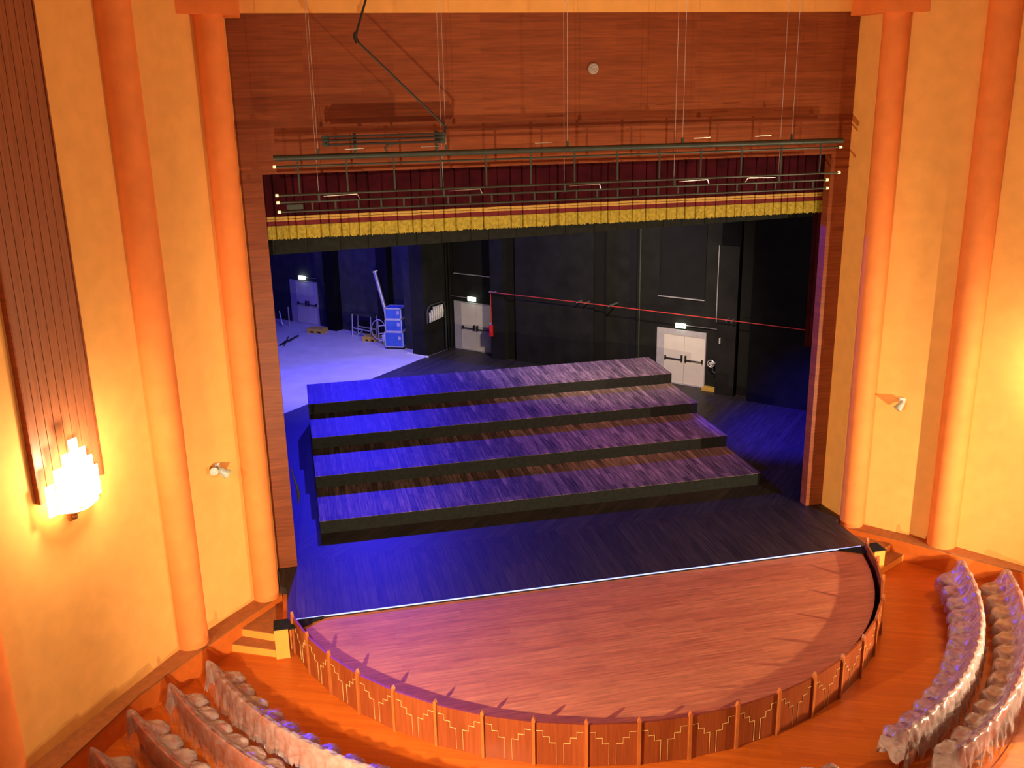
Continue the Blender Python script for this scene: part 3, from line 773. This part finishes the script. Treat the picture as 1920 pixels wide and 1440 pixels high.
t = thing('side_curtain', (7.1, 0.9, 5), 'dark maroon curtain leg hanging just behind the right edge of the opening', 'curtain')
c3 = pleats(6.86, 7.6, 12, dx=0.03, amp=0.05, wmin=0.12, wmax=0.2)
cloth_strip(c3, 0.9, 12.19, [4.2] * len(c3)).build('maroon_cloth', M['velvet'], t, recalc=False)
tag(MB().tube([(-6.69, 0.33, 2.42), (-6.66, 0.36, 2.2), (-6.60, 0.36, 1.95), (-6.57, 0.36, 1.7), (-6.60, 0.36, 1.45)], [0.015, 0.02, 0.03, 0.04, 0.012], 8).build('hanging_cable', M['blackmetal'], smooth=True),
    'short loop of black cable hanging on the edge of the left jamb', 'cable')

# ================================================================== LIGHTING BARS IN FRONT OF THE CLADDING
BY = -0.7
ub = thing('lighting_bar', (0, BY, 9.65), 'thick dark hanging bar with thin tubes and droppers in front of the wood cladding', 'lighting bar')
MB().tube([(-6.47, BY, 9.66), (6.56, BY, 9.64)], 0.062, 12).build('thick_bar', M['pipe'], ub, smooth=True)
MB().tube([(-6.44, BY, 9.485), (6.48, BY, 9.49)], 0.022, 8).build('thin_tube', M['pipe'], ub, smooth=True)
MB().tube([(-6.43, BY - 0.02, 8.90), (6.49, BY - 0.02, 8.905)], 0.022, 8).build('thin_tube', M['pipe'], ub, smooth=True)
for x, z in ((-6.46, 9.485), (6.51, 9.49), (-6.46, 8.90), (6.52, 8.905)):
    MB().tube([(x - 0.03, BY - 0.01, z), (x + 0.03, BY - 0.01, z)], 0.03, 10).build('bright_end_cap', M['brightcap'], ub)
for k in range(13):
    x = -5.985 + 0.999 * k
    MB().box((x, BY - 0.01, (9.66 + 8.90) / 2), (0.035, 0.02, 0.76)).build('dropper', M['pipe'], ub)
for x in (-5.55, -2.85, -0.15, 2.55, 5.25):
    MB().tube([(x, BY, 9.66), (x, BY, TOP)], 0.004, 6).build('suspension_wire', M['alu'], ub)
    MB().box((x, BY, 9.75), (0.05, 0.05, 0.14)).build('wire_clamp', M['pipe'], ub)
for x in (-4.8, -3.2, -0.7, 3.0, 4.5):
    MB().tube([(x - 0.2, BY - 0.04, 9.80), (x + 0.2, BY - 0.04, 9.81)], 0.011, 6).build('turnbuckle', M['steel'], ub)
lb = thing('lighting_bar', (0, BY, 8.65), 'lower hanging ladder of two thin dark tubes just above the gold fringe', 'lighting bar')
MB().tube([(-6.42, BY, 8.75), (6.20, BY, 8.745)], 0.022, 8).build('upper_tube', M['pipe'], lb, smooth=True)
MB().tube([(-6.41, BY, 8.555), (6.22, BY, 8.55)], 0.022, 8).build('lower_tube', M['pipe'], lb, smooth=True)
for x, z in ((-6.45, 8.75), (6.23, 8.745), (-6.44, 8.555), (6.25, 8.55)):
    MB().tube([(x - 0.03, BY, z), (x + 0.03, BY, z)], 0.03, 10).build('bright_end_cap', M['brightcap'], lb)
for k in range(25):
    x = -5.75 + 0.484 * k
    MB().box((x, BY, 8.66), (0.035, 0.02, 0.19)).build('ladder_rung', M['pipe'], lb)
for x in (-5.60, -2.94, -0.22, 2.38, 4.98):
    MB().tube([(x, BY + 0.03, 8.75), (x, BY + 0.03, TOP)], 0.004, 6).build('suspension_wire', M['alu'], lb)
    MB().box((x, BY, 8.80), (0.045, 0.05, 0.16)).build('wire_clamp', M['pipe'], lb)
    sd = 1 if x < 4 else -1
    MB().tube([(x + sd * 0.1, BY - 0.03, 8.85), (x + sd * 0.45, BY - 0.03, 8.86), (x + sd * 0.80, BY - 0.03, 8.87), (x + sd * 0.85, BY, 8.76)], [0.004, 0.008, 0.014, 0.01], 6).build('turnbuckle', M['steel'], lb)
MB().bb(-6.28, -5.94, BY - 0.02, BY + 0.02, 8.60, 8.70).build('small_plate', M['pipe'], lb)
# folding cable chain hung over the upper bar
ch = thing('cable_chain', (-4.15, BY, 9.98), 'black folded cable chain with rising arm above the left end of the upper bar', 'cable carrier')
lk = MB()
for z in (10.06, 9.985, 9.90): lk.box((-4.16, BY, z), (2.35, 0.26, 0.034))
lk.build('chain_run', M['blackmetal'], ch)
for xs in ((-5.42, -5.34), (-2.98, -2.90)):
    kn = MB()
    for x in xs:
        for z in (10.05, 9.98, 9.90): kn.tube([(x, BY - 0.05, z), (x, BY + 0.05, z)], 0.042, 12)
    kn.box((sum(xs) / 2, BY, 9.975), (0.10, 0.05, 0.22))
    kn.build('knuckle', M['pipe'], ch)
for x in (-4.78, -3.05): MB().bb(x - 0.03, x + 0.03, BY - 0.03, BY + 0.03, 9.70, 10.12).build('hanger', M['pipe'], ch)
MB().tube([(-2.87, BY, 10.02), (-2.85, BY, 10.20), (-2.90, BY, 10.26)], 0.03, 10).tube([(-2.88, BY - 0.01, 10.24), (-4.60, BY - 0.01, 11.93)], 0.022, 8).tube([(-4.60, BY, 11.90), (-4.64, BY, 12.02), (-4.62, BY, 12.10)], 0.045, 10).tube([(-4.62, BY, 12.06), (-4.28, BY, 13.0), (-3.6, BY, TOP)], 0.024, 8).build('swing_arm', M['blackmetal'], ch, smooth=True)
MB().tube([(-4.12, BY, 9.72), (-4.16, BY, 9.80), (-4.08, BY, 9.87), (-3.90, BY, 9.88)], 0.02, 8).build('hook', M['pipe'], ch, smooth=True)

# ================================================================== SEATS UNDER PLASTIC
SD = 3.62   # degrees between seats in the front row
def rowdeg(k): return SD * RROW[0] / RROW[k]
def make_seat():
    r = bpy.data.objects.new('theatre_seat', None); COL.objects.link(r)
    # local frame: +y points to the stage, origin on the floor under the backrest
    b = MB(); b.extr([(-0.235, 0.0), (0.235, 0.0), (0.25, 0.38), (0.19, 0.42), (-0.19, 0.42), (-0.25, 0.38)], (0, 0.03, 0.36), (1, 0, 0), (0, -0.15, 0.985), (0, 0.05, 0.01))
    b.build('backrest', M['seatred'], r, bevel=0.02)
    MB().extr([(-0.275, 0.0), (0.275, 0.0), (0.285, 0.60), (0.27, 0.63), (-0.27, 0.63), (-0.285, 0.60)], (0, 0.022, 0.20), (1, 0, 0), (0, -0.12, 0.99), (0, 0.02, 0.0)).build('back_shell', M['seatwood'], r)
    MB().prism([(-0.225, 0.06), (0.225, 0.06), (0.225, 0.20), (0.19, 0.36), (0.11, 0.45), (-0.11, 0.45), (-0.19, 0.36), (-0.225, 0.20)], 0.37, 0.49).build('seat_cushion', M['seatred'], r, bevel=0.03)
    for s in (-1, 1):
        MB().box((s * 0.265, 0.12, 0.485), (0.05, 0.20, 0.035)).build('armrest', M['seatwood'], r, bevel=0.01)
        MB().bar((s * 0.265, 0.10, 0.0), (s * 0.265, 0.10, 0.47), 0.04, 0.14, (0, 1, 0)).build('leg', M['seatwood'], r)
    return r
proto = make_seat(); used = [False]
def put_seat(p, rz, label, group):
    if not used[0]: o = proto; used[0] = True
    else:
        o = proto.copy(); COL.objects.link(o)
        for c in list(proto.children):
            q = c.copy(); COL.objects.link(q); q.parent = o
    o.location = p; o.rotation_euler = (0, 0, rz)
    o['label'] = label; o['category'] = 'theatre seat'; o['group'] = group
ORD = ['first', 'second', 'third', 'fourth', 'fifth', 'sixth', 'seventh', 'eighth', 'ninth', 'tenth', 'eleventh', 'twelfth', 'thirteenth', 'fourteenth', 'fifteenth']
ROWN = ['front', 'second', 'third', 'fourth']

def sheet(k, a0, a1, seed, label, wall_end):
    """plastic film draped over row k between the angles a0 < a1"""
    rnd = random.Random(seed); zf = row_floor(k); R = RROW[k]; sd = rowdeg(k)
    # profile over the row, from the cushion front up over the back and down behind: (radius offset, height)
    prof = [(-0.60, 0.20), (-0.60, 0.36), (-0.57, 0.47), (-0.49, 0.525), (-0.38, 0.53), (-0.28, 0.57), (-0.20, 0.64), (-0.14, 0.72), (-0.08, 0.83),
            (-0.03, 0.885), (0.02, 0.89), (0.055, 0.85), (0.075, 0.74), (0.09, 0.62), (0.105, 0.50), (0.12, 0.38), (0.14, 0.26)]
    n = int((a1 - a0) / 0.22); m = MB(); np_ = len(prof)
    f1, f2, f3 = rnd.uniform(0, 6), rnd.uniform(0, 6), rnd.uniform(0, 6)
    hem = [0.0] * (n + 1)
    for i in range(n + 1): hem[i] = 0.10 * math.sin(i * 0.31 + f1) + 0.07 * math.sin(i * 0.83 + f2) + rnd.uniform(-0.015, 0.015)
    for i in range(n + 1):
        a = a0 + (a1 - a0) * i / n
        ph = (a - (a0 if wall_end == 'a0' else a1)) / sd
        cusp = abs(math.sin(PI * ph)) ** 0.55           # 1 in the middle of a seat, 0 between seats
        for j, (dr, z) in enumerate(prof):
            fr_ = max(0.0, 1 - j / 6.0); tp = 1 if 7 <= j <= 10 else 0
            rr = R + dr + fr_ * (1 - cusp) * 0.30
            rr += 0.016 * math.sin(a * 2.3 + j * 0.9 + f1) + 0.008 * math.sin(a * 5.1 - j * 1.7 + f2)
            zz = z - (1 - cusp) * (0.05 * (1 if j in (3, 4, 5, 6) else 0)) - (1 - cusp) * 0.025 * tp
            zz += 0.014 * math.sin(a * 3.7 + j * 1.3 + f3)
            if j == 0: zz += hem[i] * 0.5
            if j >= 15: zz += hem[(i * 2) % (n + 1)] * (0.5 if j == 15 else 1.2)
            if j > 10: rr += 0.020 * math.sin(a * 3.1 + f3) * (j - 10) / 6 + 0.010 * math.sin(a * 7.7 + f2) * (j - 10) / 6
            rad = math.radians(a)
            m.v.append((CX + rr * math.cos(rad), CY + rr * math.sin(rad), zf + max(0.03, zz)))
    for i in range(n):
        for j in range(np_ - 1):
            q = i * np_ + j
            m.f.append((q, q + 1, q + np_ + 1, q + np_))
    # the film also hangs over both row ends
    for ie, sgn in ((0, -1), (n, 1)):
        base = len(m.v); top = [m.v[ie * np_ + j] for j in range(np_)]
        rad = math.radians(a0 if ie == 0 else a1); tx, ty = -math.sin(rad) * sgn, math.cos(rad) * sgn
        for j, p in enumerate(top):
            dz = max(0.04, zf + 0.18 + 0.12 * math.sin(j * 0.9 + f1))
            zb = min(p[2], zf + 0.22 + 0.10 * math.sin(j * 0.9 + f1))
            m.v.append((p[0] + tx * 0.05, p[1] + ty * 0.05, (p[2] + zb) / 2)); m.v.append((p[0] + tx * 0.07, p[1] + ty * 0.07, zb))
        for j in range(np_ - 1):
            t0, t1 = ie * np_ + j, ie * np_ + j + 1; b0, b1 = base + 2 * j, base + 2 * j + 2
            m.f.append((t0, t1, b1, b0)); m.f.append((b0, b1, b1 + 1, b0 + 1))
    o = m.build('plastic_sheet', M['film'], smooth=True, recalc=False)
    o.data.set_sharp_from_angle(angle=PI)
    # how cloudy the film is: milky over the cushions, nearly clear where it is pulled tight over the backs
    at = o.data.attributes.new('milky', 'FLOAT', 'POINT')
    back = (0.34 if k == 0 else 0.18) if wall_end == 'a0' else (0.60 if k == 0 else 0.45)
    for q in range(len(o.data.vertices)):
        j = q % np_ if q < (n + 1) * np_ else 0
        at.data[q].value = 0.72 if j < 7 else (0.72 + (back - 0.72) * min(1, (j - 6) / 4.0))
    return tag(o, label, 'plastic sheet', 'plastic dust sheets over the seat rows')

# (block name, row, angle nearest the wall, angle at the aisle)
BLOCKS = []
for k, aw in enumerate((199.6, 202.0, 204.4, 208.0)):
    BLOCKS.append(('left', k, aw, aw + rowdeg(k) * (12 if k < 2 else (10 if k == 2 else 6))))
for k, aw in enumerate((340.0, 337.5, 335.2)):
    nse = (13, 13, 8)[k]
    BLOCKS.append(('right', k, aw, aw - rowdeg(k) * nse))
BLOCKS.append(('centre', 0, 281.5, 281.5 - rowdeg(0) * 3))
for bi, (bn, k, aw, aa) in enumerate(BLOCKS):
    sgn = 1 if aa > aw else -1; n = int(round(abs(aa - aw) / rowdeg(k)))
    for i in range(n):
        a = math.radians(aw + sgn * rowdeg(k) * (i + 0.5)); R = RROW[k] - 0.05
        p = (CX + R * math.cos(a), CY + R * math.sin(a), row_floor(k))
        ref = 'from the wall' if bn != 'centre' else 'from the right-hand aisle'
        put_seat(p, a + PI / 2, 'covered theatre seat, %s %s, %s row of the %s block' % (ORD[i], ref, ROWN[k], bn),
                 'covered seats in the %s row of the %s block' % (ROWN[k], bn))
    sheet(k, min(aw, aa) - 0.2, max(aw, aa) + 0.2, 20 + bi, 'crumpled clear plastic sheet over the %s row of seats in the %s block' % (ROWN[k], bn), 'a0' if sgn > 0 else 'a1')
